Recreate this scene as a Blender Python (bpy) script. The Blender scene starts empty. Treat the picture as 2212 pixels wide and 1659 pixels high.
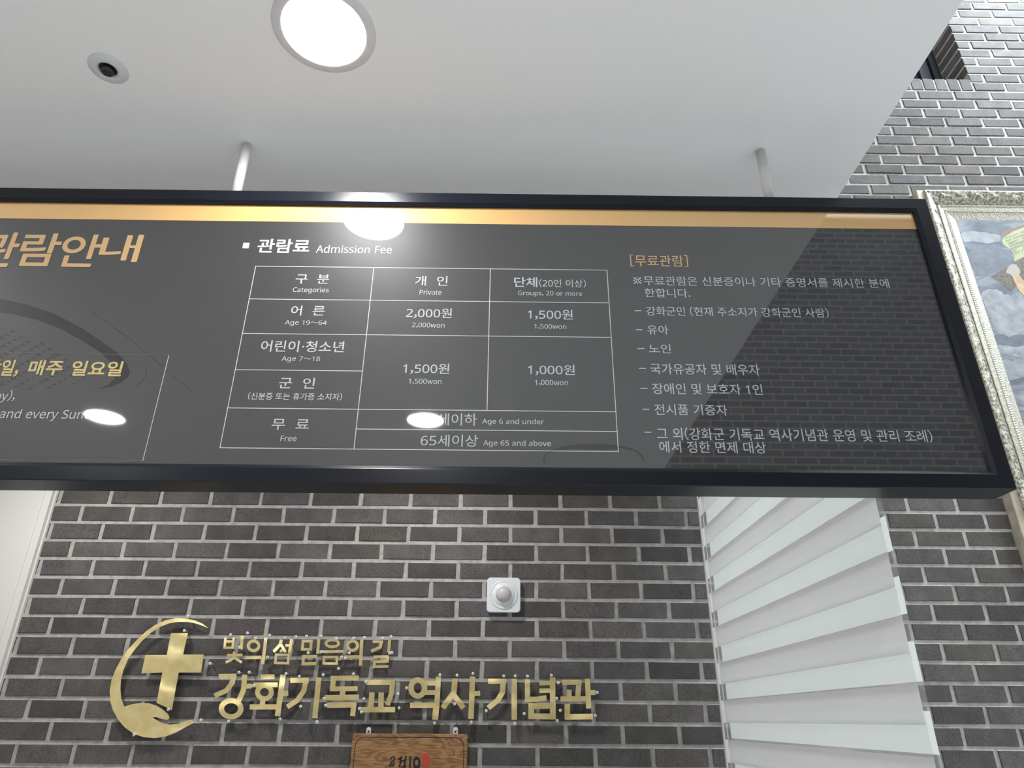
import bpy, bmesh, math, random
from mathutils import Vector, Matrix, noise
from mathutils.geometry import tessellate_polygon
random.seed(7)
sc = bpy.context.scene
COL = sc.collection
W, H = 2212.0, 1659.0

# ------------------------------------------------------------------ camera
EYE = 1.55                                   # eye height above the floor
FPX = 1517.73                                # focal length in pixels
PITCH, ROLL, YAW = math.radians(25.563), math.radians(0.3896), math.radians(0.4603)
_cy, _sy, _cp, _sp = math.cos(YAW), math.sin(YAW), math.cos(PITCH), math.sin(PITCH)
FWD = Vector((_sy*_cp, _cy*_cp, _sp))
_r0 = Vector((_cy, -_sy, 0)); _u0 = _r0.cross(FWD)
RGT = math.cos(ROLL)*_r0 + math.sin(ROLL)*_u0
UPV = -math.sin(ROLL)*_r0 + math.cos(ROLL)*_u0
cam_d = bpy.data.cameras.new('camera'); cam = bpy.data.objects.new('camera', cam_d); COL.objects.link(cam)
cam_d.sensor_fit = 'HORIZONTAL'; cam_d.sensor_width = 36.0
cam_d.lens = FPX/W*36.0; cam_d.clip_start = 0.02
cam.matrix_world = Matrix(((RGT.x, UPV.x, -FWD.x, 0), (RGT.y, UPV.y, -FWD.y, 0), (RGT.z, UPV.z, -FWD.z, EYE), (0, 0, 0, 1)))
sc.camera = cam

# ------------------------------------------------------------------ world, light, exposure
wd = bpy.data.worlds.new('world'); sc.world = wd; wd.use_nodes = True
wd.node_tree.nodes['Background'].inputs[0].default_value = (0.72, 0.82, 1.0, 1)
wd.node_tree.nodes['Background'].inputs[1].default_value = 0.6
sc.view_settings.view_transform = 'Standard'; sc.view_settings.look = 'None'
sc.view_settings.gamma = 1.0; sc.view_settings.use_curve_mapping = False
sc.view_settings.exposure = 1.93

def area(name, loc, rot, sx, sy, power, col, shape='RECTANGLE', spread=180):
    l = bpy.data.lights.new(name, 'AREA'); l.shape = shape; l.size = sx; l.size_y = sy; l.energy = power; l.color = col
    l.spread = math.radians(spread)
    o = bpy.data.objects.new(name, l); COL.objects.link(o); o.location = loc; o.rotation_euler = rot
    return o
# daylight of the tall hall on the right, coming down from its roof window
area('hall_daylight', (3.5, 1.78, 6.12), (0, 0, 0), 2.0, 1.7, 100, (0.83, 0.935, 1.0))
# unseen fill light added to brighten the hall's back wall
area('hall_fill', (-1.2, -2.8, 6.15), (0, 0, 0), 3.0, 1.0, 60, (1.0, 0.97, 0.93))
# downlights of the low ceiling that stand out of view, on the same grid as the visible ones
LAMP_X, LAMP_Y, LAMP_Z = (-0.3145, -1.555), (0.816, -0.392, 2.02), EYE + 1.05
LAMP_P = 45.0                                # radiance of a diffuser
for lx, ly in ((-1.555, 0.816), (-0.3145, 2.12), (-1.555, 2.12)):
    area('downlight_lamp', (lx, ly, LAMP_Z - 0.004), (0, 0, 0), 0.134, 0.134, 55.0*math.pi*math.pi*0.067**2, (1.0, 0.985, 0.965), 'DISK')

# ------------------------------------------------------------------ pixel of the photo -> point on a plane of the place
def ray(px, py): return (px-W/2)/FPX*RGT - (py-H/2)/FPX*UPV + FWD
E0 = Vector((0, 0, EYE))
def onY(px, py, Y): r = ray(px, py); return r*(Y/r.y) + E0
def onZ(px, py, Z): r = ray(px, py); return r*((Z-EYE)/r.z) + E0

# ------------------------------------------------------------------ materials
def mat(name, col=(0.8, 0.8, 0.8), rough=0.5, metal=0.0, spec=0.5, coat=0.0, coat_rough=0.02, coat_ior=1.5):
    m = bpy.data.materials.new(name); m.use_nodes = True
    b = m.node_tree.nodes['Principled BSDF']
    b.inputs['Base Color'].default_value = (*col, 1); b.inputs['Roughness'].default_value = rough
    b.inputs['Metallic'].default_value = metal; b.inputs['Specular IOR Level'].default_value = spec
    b.inputs['Coat Weight'].default_value = coat; b.inputs['Coat Roughness'].default_value = coat_rough
    b.inputs['Coat IOR'].default_value = coat_ior
    return m
def nodes(m): return m.node_tree.nodes, m.node_tree.links, m.node_tree.nodes['Principled BSDF']
def nd(m, typ, **kw):
    n = m.node_tree.nodes.new(typ)
    for k, v in kw.items():
        if k in n.inputs: n.inputs[k].default_value = v
        else: setattr(n, k, v)
    return n
def ramp(m, stops):
    r = nd(m, 'ShaderNodeValToRGB'); e = r.color_ramp.elements
    while len(e) < len(stops): e.new(0.5)
    for k, (p, c) in enumerate(stops): e[k].position = p; e[k].color = (*c, 1)
    return r
def noisebump(m, scale, strength, dist=0.002, detail=4):
    N, L, b = nodes(m)
    t = nd(m, 'ShaderNodeTexCoord'); n = nd(m, 'ShaderNodeTexNoise', Scale=scale, Detail=detail)
    bp = nd(m, 'ShaderNodeBump', Strength=strength, Distance=dist)
    L.new(t.outputs['Object'], n.inputs['Vector']); L.new(n.outputs['Fac'], bp.inputs['Height']); L.new(bp.outputs['Normal'], b.inputs['Normal'])
    return n, t

M = {}
M['ceiling'] = mat('ceiling_paint', (0.87, 0.87, 0.88), 0.6, spec=0.3)
M['plaster'] = mat('white_plaster', (0.78, 0.77, 0.75), 0.6)
M['floor'] = mat('floor_stone', (0.72, 0.71, 0.70), 0.4)
noisebump(M['floor'], 60, 0.05)
M['trim'] = mat('white_trim', (0.61, 0.60, 0.57), 0.45); noisebump(M['trim'], 30, 0.06, 0.002)
M['dark_gap'] = mat('dark_gap', (0.16, 0.15, 0.15), 0.8)

def brick_material():
    m = mat('grey_brick', rough=0.85, spec=0.3); N, L, b = nodes(m)
    g = nd(m, 'ShaderNodeNewGeometry')
    rp = ramp(m, [(0.0, (0.064, 0.060, 0.060)), (0.3, (0.092, 0.082, 0.077)), (0.55, (0.083, 0.079, 0.081)), (0.8, (0.112, 0.101, 0.098)), (1.0, (0.078, 0.070, 0.064))])
    L.new(g.outputs['Random Per Island'], rp.inputs['Fac'])
    t = nd(m, 'ShaderNodeTexCoord')
    n1 = nd(m, 'ShaderNodeTexNoise', Scale=230.0, Detail=3.0, Roughness=0.7)
    n2 = nd(m, 'ShaderNodeTexNoise', Scale=14.0, Detail=5.0)
    for n in (n1, n2): L.new(t.outputs['Object'], n.inputs['Vector'])
    r1 = ramp(m, [(0.30, (0.45, 0.45, 0.45)), (0.50, (1, 1, 1)), (0.66, (1.15, 1.15, 1.15)), (0.76, (2.6, 2.6, 2.6))])
    r2 = ramp(m, [(0.3, (0.82, 0.82, 0.82)), (0.7, (1.2, 1.2, 1.2))])
    L.new(n1.outputs['Fac'], r1.inputs['Fac']); L.new(n2.outputs['Fac'], r2.inputs['Fac'])
    a = nd(m, 'ShaderNodeMix', data_type='RGBA', blend_type='MULTIPLY'); a.inputs[0].default_value = 1
    c = nd(m, 'ShaderNodeMix', data_type='RGBA', blend_type='MULTIPLY'); c.inputs[0].default_value = 1
    L.new(rp.outputs['Color'], a.inputs[6]); L.new(r1.outputs['Color'], a.inputs[7])
    L.new(a.outputs[2], c.inputs[6]); L.new(r2.outputs['Color'], c.inputs[7])
    L.new(c.outputs[2], b.inputs['Base Color'])
    bp = nd(m, 'ShaderNodeBump', Strength=0.5, Distance=0.002); L.new(n1.outputs['Fac'], bp.inputs['Height']); L.new(bp.outputs['Normal'], b.inputs['Normal'])
    return m
M['brick'] = brick_material()
M['mortar'] = mat('mortar', (0.37, 0.36, 0.338), 0.9, spec=0.2)
def mottled(m, scale, lo, hi, base):
    n, t = noisebump(m, scale, 0.4, 0.003)
    N, L, b = nodes(m); r = ramp(m, [(0.3, tuple(c*lo for c in base)), (0.7, tuple(c*hi for c in base))])
    L.new(n.outputs['Fac'], r.inputs['Fac']); L.new(r.outputs['Color'], b.inputs['Base Color'])
mottled(M['mortar'], 45, 0.8, 1.12, (0.37, 0.36, 0.338))

def far_brick():
    m = mat('hall_brick', rough=0.85); N, L, b = nodes(m)
    t = nd(m, 'ShaderNodeTexCoord'); mp = nd(m, 'ShaderNodeMapping'); mp.inputs['Rotation'].default_value = (math.pi/2, 0, 0)
    br = nd(m, 'ShaderNodeTexBrick', Scale=1.0)
    br.inputs['Color1'].default_value = (0.09, 0.09, 0.095, 1); br.inputs['Color2'].default_value = (0.15, 0.145, 0.145, 1)
    br.inputs['Mortar'].default_value = (0.36, 0.35, 0.34, 1)
    br.inputs['Mortar Size'].default_value = 0.006; br.inputs['Brick Width'].default_value = 0.2; br.inputs['Row Height'].default_value = 0.067
    L.new(t.outputs['Object'], mp.inputs['Vector']); L.new(mp.outputs['Vector'], br.inputs['Vector']); L.new(br.outputs['Color'], b.inputs['Base Color'])
    bp = nd(m, 'ShaderNodeBump', Strength=0.6, Distance=0.006); bp.invert = True
    L.new(br.outputs['Fac'], bp.inputs['Height']); L.new(bp.outputs['Normal'], b.inputs['Normal'])
    return m
M['far_brick'] = far_brick()

def ink(name, col, gloss=1.0):
    m = mat(name, col, 0.45, coat=gloss, coat_rough=0.022, coat_ior=2.1, spec=0.3)
    return m
M['panel'] = ink('charcoal_print', (0.016, 0.016, 0.018))
def orange_peel(m):
    N, L, b = nodes(m); t = nd(m, 'ShaderNodeTexCoord'); n = nd(m, 'ShaderNodeTexNoise', Scale=160.0, Detail=2.0)
    bp = nd(m, 'ShaderNodeBump', Strength=0.04, Distance=0.0003)
    L.new(t.outputs['Object'], n.inputs['Vector']); L.new(n.outputs['Fac'], bp.inputs['Height']); L.new(bp.outputs['Normal'], b.inputs['Normal'])
orange_peel(M['panel'])
M['motif'] = ink('charcoal_motif', (0.003, 0.003, 0.004), 0.5)
M['motif_faint'] = ink('charcoal_motif_faint', (0.007, 0.007, 0.008), 0.68)
M['orange'] = ink('orange_print', (0.72, 0.43, 0.15))
M['ink_white'] = ink('pale_print', (0.40, 0.42, 0.45))
M['ink_line'] = ink('line_print', (0.50, 0.51, 0.53))
M['ink_dim'] = ink('dim_line_print', (0.09, 0.09, 0.095))
M['ink_orange'] = ink('orange_lettering', (0.56, 0.35, 0.15))
M['ink_gold'] = ink('gold_lettering', (0.55, 0.43, 0.15))
M['black_frame'] = mat('black_aluminium', (0.008, 0.010, 0.016), 0.26, spec=0.25)
M['pole'] = mat('white_pole', (0.72, 0.72, 0.72), 0.30, spec=0.6)
M['white_plastic'] = mat('white_plastic', (0.62, 0.65, 0.66), 0.30)
M['lens'] = mat('milky_lens', (0.47, 0.44, 0.45), 0.25)
M['black_dot'] = mat('black_dot', (0.01, 0.01, 0.01), 0.5)
M['dark_metal'] = mat('dark_metal', (0.06, 0.06, 0.07), 0.35, metal=0.6)
M['lamp_trim'] = mat('lamp_trim', (0.68, 0.66, 0.67), 0.4)
def emit(name, col, s):
    m = mat(name, (0.8, 0.8, 0.8)); b = m.node_tree.nodes['Principled BSDF']
    b.inputs['Emission Color'].default_value = (*col, 1); b.inputs['Emission Strength'].default_value = s
    return m
M['skylight'] = emit('bright_roof_window', (0.86, 0.93, 1.0), 0.5)
M['diffuser'] = emit('lit_diffuser', (1.0, 0.985, 0.965), LAMP_P)

def brass():
    m = mat('brushed_brass', (0.9, 0.74, 0.36), 0.36, metal=0.82); N, L, b = nodes(m)
    t = nd(m, 'ShaderNodeTexCoord'); mp = nd(m, 'ShaderNodeMapping'); mp.inputs['Scale'].default_value = (5.0, 1.0, 9.0)
    n = nd(m, 'ShaderNodeTexNoise', Scale=1.3, Detail=0.6)
    n2 = nd(m, 'ShaderNodeTexNoise', Scale=30.0, Detail=3.0)
    L.new(t.outputs['Object'], mp.inputs['Vector']); L.new(mp.outputs['Vector'], n.inputs['Vector']); L.new(t.outputs['Object'], n2.inputs['Vector'])
    bp = nd(m, 'ShaderNodeBump', Strength=0.6, Distance=0.045); L.new(n.outputs['Fac'], bp.inputs['Height']); L.new(bp.outputs['Normal'], b.inputs['Normal'])
    r = ramp(m, [(0.3, (0.86, 0.68, 0.30)), (0.7, (0.98, 0.84, 0.45))]); L.new(n2.outputs['Fac'], r.inputs['Fac']); L.new(r.outputs['Color'], b.inputs['Base Color'])
    return m
M['brass'] = brass()
M['pin'] = mat('clear_pin', (0.72, 0.74, 0.74), 0.15, spec=0.7)

def wood():
    m = mat('oak_board', rough=0.5, spec=0.3); N, L, b = nodes(m)
    t = nd(m, 'ShaderNodeTexCoord'); mp = nd(m, 'ShaderNodeMapping'); mp.inputs['Scale'].default_value = (4.0, 1.0, 16.0)
    n = nd(m, 'ShaderNodeTexNoise', Scale=1.5, Detail=2.0, Distortion=0.6)
    L.new(t.outputs['Object'], mp.inputs['Vector']); L.new(mp.outputs['Vector'], n.inputs['Vector'])
    mu = nd(m, 'ShaderNodeMath', operation='MULTIPLY'); mu.inputs[1].default_value = 52.0
    si = nd(m, 'ShaderNodeMath', operation='SINE')
    L.new(n.outputs['Fac'], mu.inputs[0]); L.new(mu.outputs[0], si.inputs[0])
    n2 = nd(m, 'ShaderNodeTexNoise', Scale=8.0, Detail=6.0); mp2 = nd(m, 'ShaderNodeMapping'); mp2.inputs['Scale'].default_value = (3.0, 1.0, 60.0)
    L.new(t.outputs['Object'], mp2.inputs['Vector']); L.new(mp2.outputs['Vector'], n2.inputs['Vector'])
    ad = nd(m, 'ShaderNodeMath', operation='MULTIPLY_ADD'); ad.inputs[1].default_value = 0.16
    L.new(si.outputs[0], ad.inputs[0]); L.new(n2.outputs['Fac'], ad.inputs[2])
    r = ramp(m, [(0.22, (0.17, 0.085, 0.036)), (0.5, (0.30, 0.16, 0.072)), (0.74, (0.39, 0.225, 0.108))])
    L.new(ad.outputs[0], r.inputs['Fac']); L.new(r.outputs['Color'], b.inputs['Base Color'])
    return m
M['wood'] = wood()
M['black_ink'] = mat('black_ink', (0.012, 0.012, 0.016), 0.5)
M['red_ink'] = mat('red_ink', (0.52, 0.05, 0.03), 0.5)

def fabric(name, dc, tc):
    m = bpy.data.materials.new(name); m.use_nodes = True; N = m.node_tree.nodes; L = m.node_tree.links; N.clear()
    o = nd(m, 'ShaderNodeOutputMaterial'); d = nd(m, 'ShaderNodeBsdfDiffuse'); tr = nd(m, 'ShaderNodeBsdfTranslucent'); mx = nd(m, 'ShaderNodeMixShader')
    d.inputs['Color'].default_value = (*dc, 1); tr.inputs['Color'].default_value = (*tc, 1); mx.inputs[0].default_value = 0.45
    L.new(d.outputs[0], mx.inputs[1]); L.new(tr.outputs[0], mx.inputs[2]); L.new(mx.outputs[0], o.inputs[0])
    return m
M['fabric'] = fabric('blind_fabric', (0.70, 0.73, 0.70), (0.78, 0.81, 0.77)); M['fabric_shaded'] = fabric('blind_fabric_shaded', (0.64, 0.625, 0.62), (0.66, 0.645, 0.635))  # one cloth: the inner layer's weaker light is painted into its colour
def sheer():
    m = bpy.data.materials.new('blind_sheer'); m.use_nodes = True; N = m.node_tree.nodes; L = m.node_tree.links; N.clear()
    o = nd(m, 'ShaderNodeOutputMaterial'); d = nd(m, 'ShaderNodeBsdfDiffuse'); tr = nd(m, 'ShaderNodeBsdfTransparent'); mx = nd(m, 'ShaderNodeMixShader')
    d.inputs['Color'].default_value = (0.72, 0.74, 0.74, 1); mx.inputs[0].default_value = 0.62
    L.new(d.outputs[0], mx.inputs[1]); L.new(tr.outputs[0], mx.inputs[2]); L.new(mx.outputs[0], o.inputs[0])
    return m
M['sheer'] = sheer()
def ornate(name, c0, c1, scale):
    m = mat(name, c1, 0.32, metal=0.55); N, L, b = nodes(m)
    n, t = noisebump(m, scale, 0.7, 0.004, 3)
    r = ramp(m, [(0.36, c0), (0.62, c1)]); L.new(n.outputs['Fac'], r.inputs['Fac']); L.new(r.outputs['Color'], b.inputs['Base Color'])
    return m
M['silver_ornate'] = ornate('antique_silver', (0.14, 0.125, 0.09), (0.52, 0.50, 0.43), 90)
M['ivory'] = ornate('ivory_moulding', (0.36, 0.345, 0.28), (0.50, 0.49, 0.42), 120)
M['frame_side'] = mat('frame_side_wood', (0.42, 0.37, 0.28), 0.6); mottled(M['frame_side'], 25, 0.75, 1.15, (0.42, 0.37, 0.28))
def canvas():
    m = mat('stormy_sky_canvas', rough=0.5); N, L, b = nodes(m)
    t = nd(m, 'ShaderNodeTexCoord'); mp = nd(m, 'ShaderNodeMapping'); mp.inputs['Scale'].default_value = (3.2, 1.0, 7.5)
    n = nd(m, 'ShaderNodeTexNoise', Scale=1.3, Detail=8.0, Roughness=0.55, Distortion=0.35)
    L.new(t.outputs['Object'], mp.inputs['Vector']); L.new(mp.outputs['Vector'], n.inputs['Vector'])
    r = ramp(m, [(0.30, (0.05, 0.06, 0.085)), (0.43, (0.10, 0.12, 0.155)), (0.50, (0.20, 0.215, 0.25)), (0.55, (0.12, 0.135, 0.165)), (0.63, (0.27, 0.285, 0.31)), (0.78, (0.38, 0.40, 0.42))])
    L.new(n.outputs['Fac'], r.inputs['Fac']); L.new(r.outputs['Color'], b.inputs['Base Color'])
    return m
M['canvas'] = canvas()
M['paint_beam'] = mat('painted_timber', (0.085, 0.066, 0.05), 0.5); mottled(M['paint_beam'], 70, 0.5, 1.7, (0.085, 0.066, 0.05))
M['paint_plaque'] = mat('painted_brown', (0.17, 0.10, 0.05), 0.5)
M['paint_scroll'] = mat('painted_parchment', (0.34, 0.35, 0.20), 0.5)
M['paint_script'] = mat('painted_script', (0.10, 0.10, 0.08), 0.5)
M['paint_skin'] = mat('painted_skin', (0.42, 0.29, 0.17), 0.5); mottled(M['paint_skin'], 40, 0.8, 1.2, (0.42, 0.29, 0.17))
M['paint_hand'] = mat('painted_pale_skin', (0.33, 0.29, 0.26), 0.5)
M['window_dark'] = mat('dark_window_frame', (0.012, 0.014, 0.02), 0.6, spec=0.2)
M['window_glass'] = mat('dark_glass', (0.01, 0.012, 0.016), 0.08)

# ------------------------------------------------------------------ mesh helpers
def link(name, bm, ms, parent=None, smooth=False):
    me = bpy.data.meshes.new(name); bm.normal_update(); bm.to_mesh(me); bm.free()
    for m in (ms if isinstance(ms, (list, tuple)) else [ms]): me.materials.append(m)
    if smooth:
        for p in me.polygons: p.use_smooth = True
    o = bpy.data.objects.new(name, me); COL.objects.link(o)
    if parent:
        o.parent = parent
        o.matrix_parent_inverse = parent.matrix_basis.inverted()
    return o
def thing(name, label, cat, loc, group=None):
    o = bpy.data.objects.new(name, None); COL.objects.link(o); o.empty_display_size = 0.05
    o.location = loc; o['label'] = label; o['category'] = cat
    if group: o['group'] = group
    return o
def structure(name, bm, ms, label=None, smooth=False):
    o = link(name, bm, ms, None, smooth); o['kind'] = 'structure'
    if label: o['label'] = label
    return o
def box(bm, x0, x1, y0, y1, z0, z1, bev=0.0, seg=2, mi=0):
    r = bmesh.ops.create_cube(bm, size=1.0); vs = r['verts']
    for v in vs: v.co = Vector((x0+(v.co.x+.5)*(x1-x0), y0+(v.co.y+.5)*(y1-y0), z0+(v.co.z+.5)*(z1-z0)))
    fs = {f for v in vs for f in v.link_faces}
    for f in fs: f.material_index = mi
    if bev:
        bmesh.ops.bevel(bm, geom=list({e for v in vs for e in v.link_edges}), offset=bev, segments=seg, affect='EDGES', profile=0.6)
def lathe(bm, prof, center, axis='Z', n=48, mi=0, sgn=1):
    """prof: list of (radius, distance along the axis)"""
    rings = []
    for r, h in prof:
        ring = []
        if r < 1e-6:
            p = (0, 0, h)
            ring = [p]
        else:
            ring = [(r*math.cos(2*math.pi*k/n), r*math.sin(2*math.pi*k/n), h) for k in range(n)]
        rv = []
        for x, y, z in ring:
            if axis == 'Z': c = Vector((x, y, z*sgn))
            else: c = Vector((x, z*sgn, y))
            rv.append(bm.verts.new(Vector(center)+c))
        rings.append(rv)
    for a, b in zip(rings, rings[1:]):
        for k in range(n):
            k2 = (k+1) % n
            if len(a) == 1 and len(b) == 1: continue
            if len(a) == 1: f = bm.faces.new((a[0], b[k], b[k2]))
            elif len(b) == 1: f = bm.faces.new((a[k], a[k2], b[0]))
            else: f = bm.faces.new((a[k], a[k2], b[k2], b[k]))
            f.material_index = mi
def recalc(bm): bmesh.ops.recalc_face_normals(bm, faces=bm.faces)
def prism(bm, pts, y0, y1, mi=0):
    """polygon pts [(x,z)] as a plate between the depths y0 (front) and y1"""
    tris = tessellate_polygon([[Vector((x, z, 0)) for x, z in pts]])
    A = [bm.verts.new((x, y0, z)) for x, z in pts]; B = [bm.verts.new((x, y1, z)) for x, z in pts]
    for t in tris:
        for V in (A, B):
            try: bm.faces.new([V[i] for i in t]).material_index = mi
            except ValueError: pass
    n = len(pts)
    for i in range(n): bm.faces.new((A[i], A[(i+1) % n], B[(i+1) % n], B[i])).material_index = mi
def flat(bm, pts, y, mi=0):
    tris = tessellate_polygon([[Vector((x, z, 0)) for x, z in pts]])
    V = [bm.verts.new((x, y, z)) for x, z in pts]
    for t in tris:
        f = bm.faces.new([V[i] for i in t]); f.normal_update()
        if f.normal.y > 0: f.normal_flip()
        f.material_index = mi
def rail(bm, rect, prof, side, sub=1, disp=None):
    """one mitred side of a rectangular frame; prof: (inset, y); side 0 bottom 1 right 2 top 3 left"""
    x0, x1, z0, z1 = rect
    def corner(k, t):
        return ((x0+t, z0+t), (x1-t, z0+t), (x1-t, z1-t), (x0+t, z1-t))[k]
    rows = []
    for t, y in prof:
        a = corner(side, t); b = corner((side+1) % 4, t)
        rows.append([bm.verts.new((a[0]+(b[0]-a[0])*s/sub, y, a[1]+(b[1]-a[1])*s/sub)) for s in range(sub+1)])
    for r, q in zip(rows, rows[1:]):
        for s in range(sub): bm.faces.new((r[s], r[s+1], q[s+1], q[s]))
    if len(prof) > 2:
        for s in (0, sub):
            try: bm.faces.new([r[s] for r in rows])
            except ValueError: pass
    return rows

# ------------------------------------------------------------------ the setting
DW = 2.70                                    # distance of the brick wall
ZC = EYE + 1.05                              # low ceiling
XE = 0.7297                                  # right edge of the low ceiling
HZ = 6.20                                    # hall ceiling
XL, XR, YB = -3.4, 4.6, -3.6
bm = bmesh.new(); box(bm, XL-.1, XR+.1, YB-.1, DW+.3, -0.1, 0.0); structure('floor', bm, M['floor'])
bm = bmesh.new(); box(bm, XL, XE, -2.2, DW+.02, ZC, ZC+0.30, 0.0015, 1); structure('ceiling', bm, M['ceiling'])
bm = bmesh.new(); box(bm, XL-.1, XR+.1, YB-.1, DW+.3, HZ, HZ+.1); structure('ceiling_high', bm, M['ceiling'])
bm = bmesh.new(); box(bm, XL-.1, XL, YB, DW, 0, HZ); structure('wall_left', bm, M['plaster'])
bm = bmesh.new(); box(bm, XR, XR+.1, YB, DW, 0, HZ); structure('wall_right', bm, M['plaster'])
bm = bmesh.new(); box(bm, XL-.1, XR+.1, YB-.1, YB, 0, HZ); structure('wall_back', bm, M['far_brick'])

bm = bmesh.new(); box(bm, 1.0, 4.2, -3.55, -2.3, HZ-.012, HZ-.002); structure('window_2', bm, M['skylight'])
# brick wall in front: courses read off the photo
beds = [EYE + v for v in (0.0595 + 0.0690*k for k in range(11))]          # .0595 ... .7495
while beds[0] > 0.02: beds.insert(0, beds[0]-0.0687)
for k in range(25): beds.append(beds[-1] + (EYE+2.4129-(EYE+0.7495))/25)
while beds[-1] < HZ-.05: beds.append(beds[-1]+0.0652)
kA = min(range(len(beds)), key=lambda k: abs(beds[k]-(EYE+0.2825)))        # course whose joints stand at -1.4554
WX1, WX0, WZ0, WZ1 = 2.4985, 1.55, EYE+3.153, EYE+4.05                     # opening of the high window
JW, JV = 0.0142, 0.0165                                  # joint width
def brick(bm, x0, x1, z0, z1, yj, slope=True):
    j = lambda s=0.0012: random.uniform(-s, s)
    y = DW + yj; c = 0.0014; yb = DW+0.012
    o = [(x0+j(), z0+j()), (x1+j(), z0+j()), (x1+j(), z1+j()), (x0+j(), z1+j())]
    cx, cz = (x0+x1)/2, (z0+z1)/2
    B = [bm.verts.new((p[0], yb, p[1])) for p in o]
    F1 = [bm.verts.new((p[0], y+c, p[1])) for p in o]
    F0 = [bm.verts.new((p[0]+(c if p[0] < cx else -c), y+j(.0008), p[1]+(c if p[1] < cz else -c))) for p in o]
    for A, C in ((B, F1), (F1, F0)):
        for k in range(4): bm.faces.new((A[k], A[(k+1) % 4], C[(k+1) % 4], C[k])).material_index = 1
    bm.faces.new(F0).material_index = 1
    if not slope: return
    # weathered mortar: a thin slope above the brick
    w = [bm.verts.new(p) for p in ((x0-.004, y+.0012, z1+.0002), (x1+.004, y+.0012, z1+.0002), (x1+.004, DW+.0042, z1+.0032), (x0-.004, DW+.0042, z1+.0032))]
    bm.faces.new(w).material_index = 0
bm = bmesh.new()
# mortar bed: a slab around the window opening
for (x0, x1, z0, z1) in ((XL-.1, XR+.1, 0, WZ0-.004), (XL-.1, WX0, WZ0-.004, HZ), (WX1, XR+.1, WZ0-.004, HZ), (WX0, WX1, WZ1, HZ)):
    box(bm, x0, x1, DW+0.0040, DW+0.19, z0, z1)
for k in range(len(beds)-1):
    z0, z1 = beds[k]+JW/2, beds[k+1]-JW/2
    zm = (z0+z1)/2
    # joints: left part and right part of the wall as in the photo
    par = (k-kA) % 2
    off = -1.4554 if par == 0 else -1.5540
    pitch = 0.1966
    i = int((XL-off)/pitch)-1
    while True:
        x0 = off + pitch*i; x1 = x0+pitch; i += 1
        if x1 < XL: continue
        if x0 > XR: break
        if zm > ZC and x1 < XE-.1: continue
        if zm < EYE-0.75 and abs(x0) < 9: pass
        a, b = x0+JV/2, x1-JV/2
        if WZ0-.09 < zm < WZ1 and b > WX0-.02 and a < WX1:
            if zm < WZ0: 
                if a < WX1 and b > WX1+.03: a = WX1+JW/2
                else: continue
            else:
                if b > WX1+.03: a = WX1+.0005
                elif a < WX0-.05 and b < WX1: b = min(b, WX0)
                else: continue
        brick(bm, a, b, z0, z1, random.uniform(-.0024, .0014))
# header course that forms the sill of the window
xh = WX1
while xh > WX0-.05:
    brick(bm, xh-0.0668+0.004, xh-0.006, EYE+3.0715, WZ0, random.uniform(-.001, .001), False); xh -= 0.0668
recalc(bm)
structure('wall_front', bm, [M['mortar'], M['brick']], 'grey brick wall with pale mortar joints')
# right reveal and sill of the opening in brick, dark window behind
bm = bmesh.new()
for k in range(len(beds)-1):
    if beds[k] > WZ0-.02 and beds[k] < WZ1:
        z0, z1 = beds[k]+JW/2, beds[k+1]-JW/2
        v = [bm.verts.new(c) for c in ((WX1-.0012, DW+.001, z0), (WX1-.0012, DW+.168, z0), (WX1-.0012, DW+.168, z1), (WX1-.0012, DW+.001, z1))]
        bm.faces.new(v)
box(bm, WX0, WX1, DW+.012, DW+.168, WZ0-.035, WZ0-.003)
win = bpy.data.objects.new('window_1', None); COL.objects.link(win); win.location = ((WX0+WX1)/2, DW+.17, WZ0); win['kind'] = 'structure'
win['label'] = 'small dark window set deep in the brick wall, high up beside the ceiling edge'
link('brick_reveal', bm, M['brick'], win)
bm = bmesh.new()
box(bm, WX1-.045, WX1-.002, DW+.168, DW+.215, WZ0-.003, WZ1, .003, 1)
box(bm, WX1-.115, WX1-.052, DW+.18, DW+.215, WZ0-.003, WZ1, .003, 1)
box(bm, WX0, WX1-.116, DW+.18, DW+.215, WZ0-.003, WZ0+.05, .003, 1)
box(bm, WX0, WX0+.05, DW+.18, DW+.215, WZ0+.05, WZ1, .003, 1)
link('window_frame', bm, M['window_dark'], win)
bm = bmesh.new(); box(bm, WX0+.01, WX1-.1, DW+.196, DW+.204, WZ0, WZ1); link('pane', bm, M['window_glass'], win)
bm = bmesh.new(); box(bm, WX0-.2, WX1+.2, DW+.5, DW+.55, WZ0-.3, WZ1+.3)  # dark sheet closing the opening behind the window
structure('window_backing', bm, M['window_dark'])

# white pilaster panel at the left end of the brick
bm = bmesh.new()
box(bm, -1.972, -1.792, DW-.036, DW+.02, 0, ZC-.001, .002, 2)
box(bm, -1.793, -1.766, DW-.030, DW+.02, 0, ZC-.001, .002, 2)
box(bm, -1.7665, -1.760, DW-.012, DW+.02, 0, ZC-.001, .001, 1)
structure('trim_1', bm, M['trim'], 'white panel standing at the left end of the brick wall')
# slim white strip between the brick wall and the far edge of the blind
bm = bmesh.new()
box(bm, .7405, .7445, 2.630, 2.645, 0, ZC-.001); box(bm, .7405, .7425, 2.585, 2.5885, 0, ZC-.001)
structure('trim_2', bm, M['trim'], 'thin white upright strip beside the blind')

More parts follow.
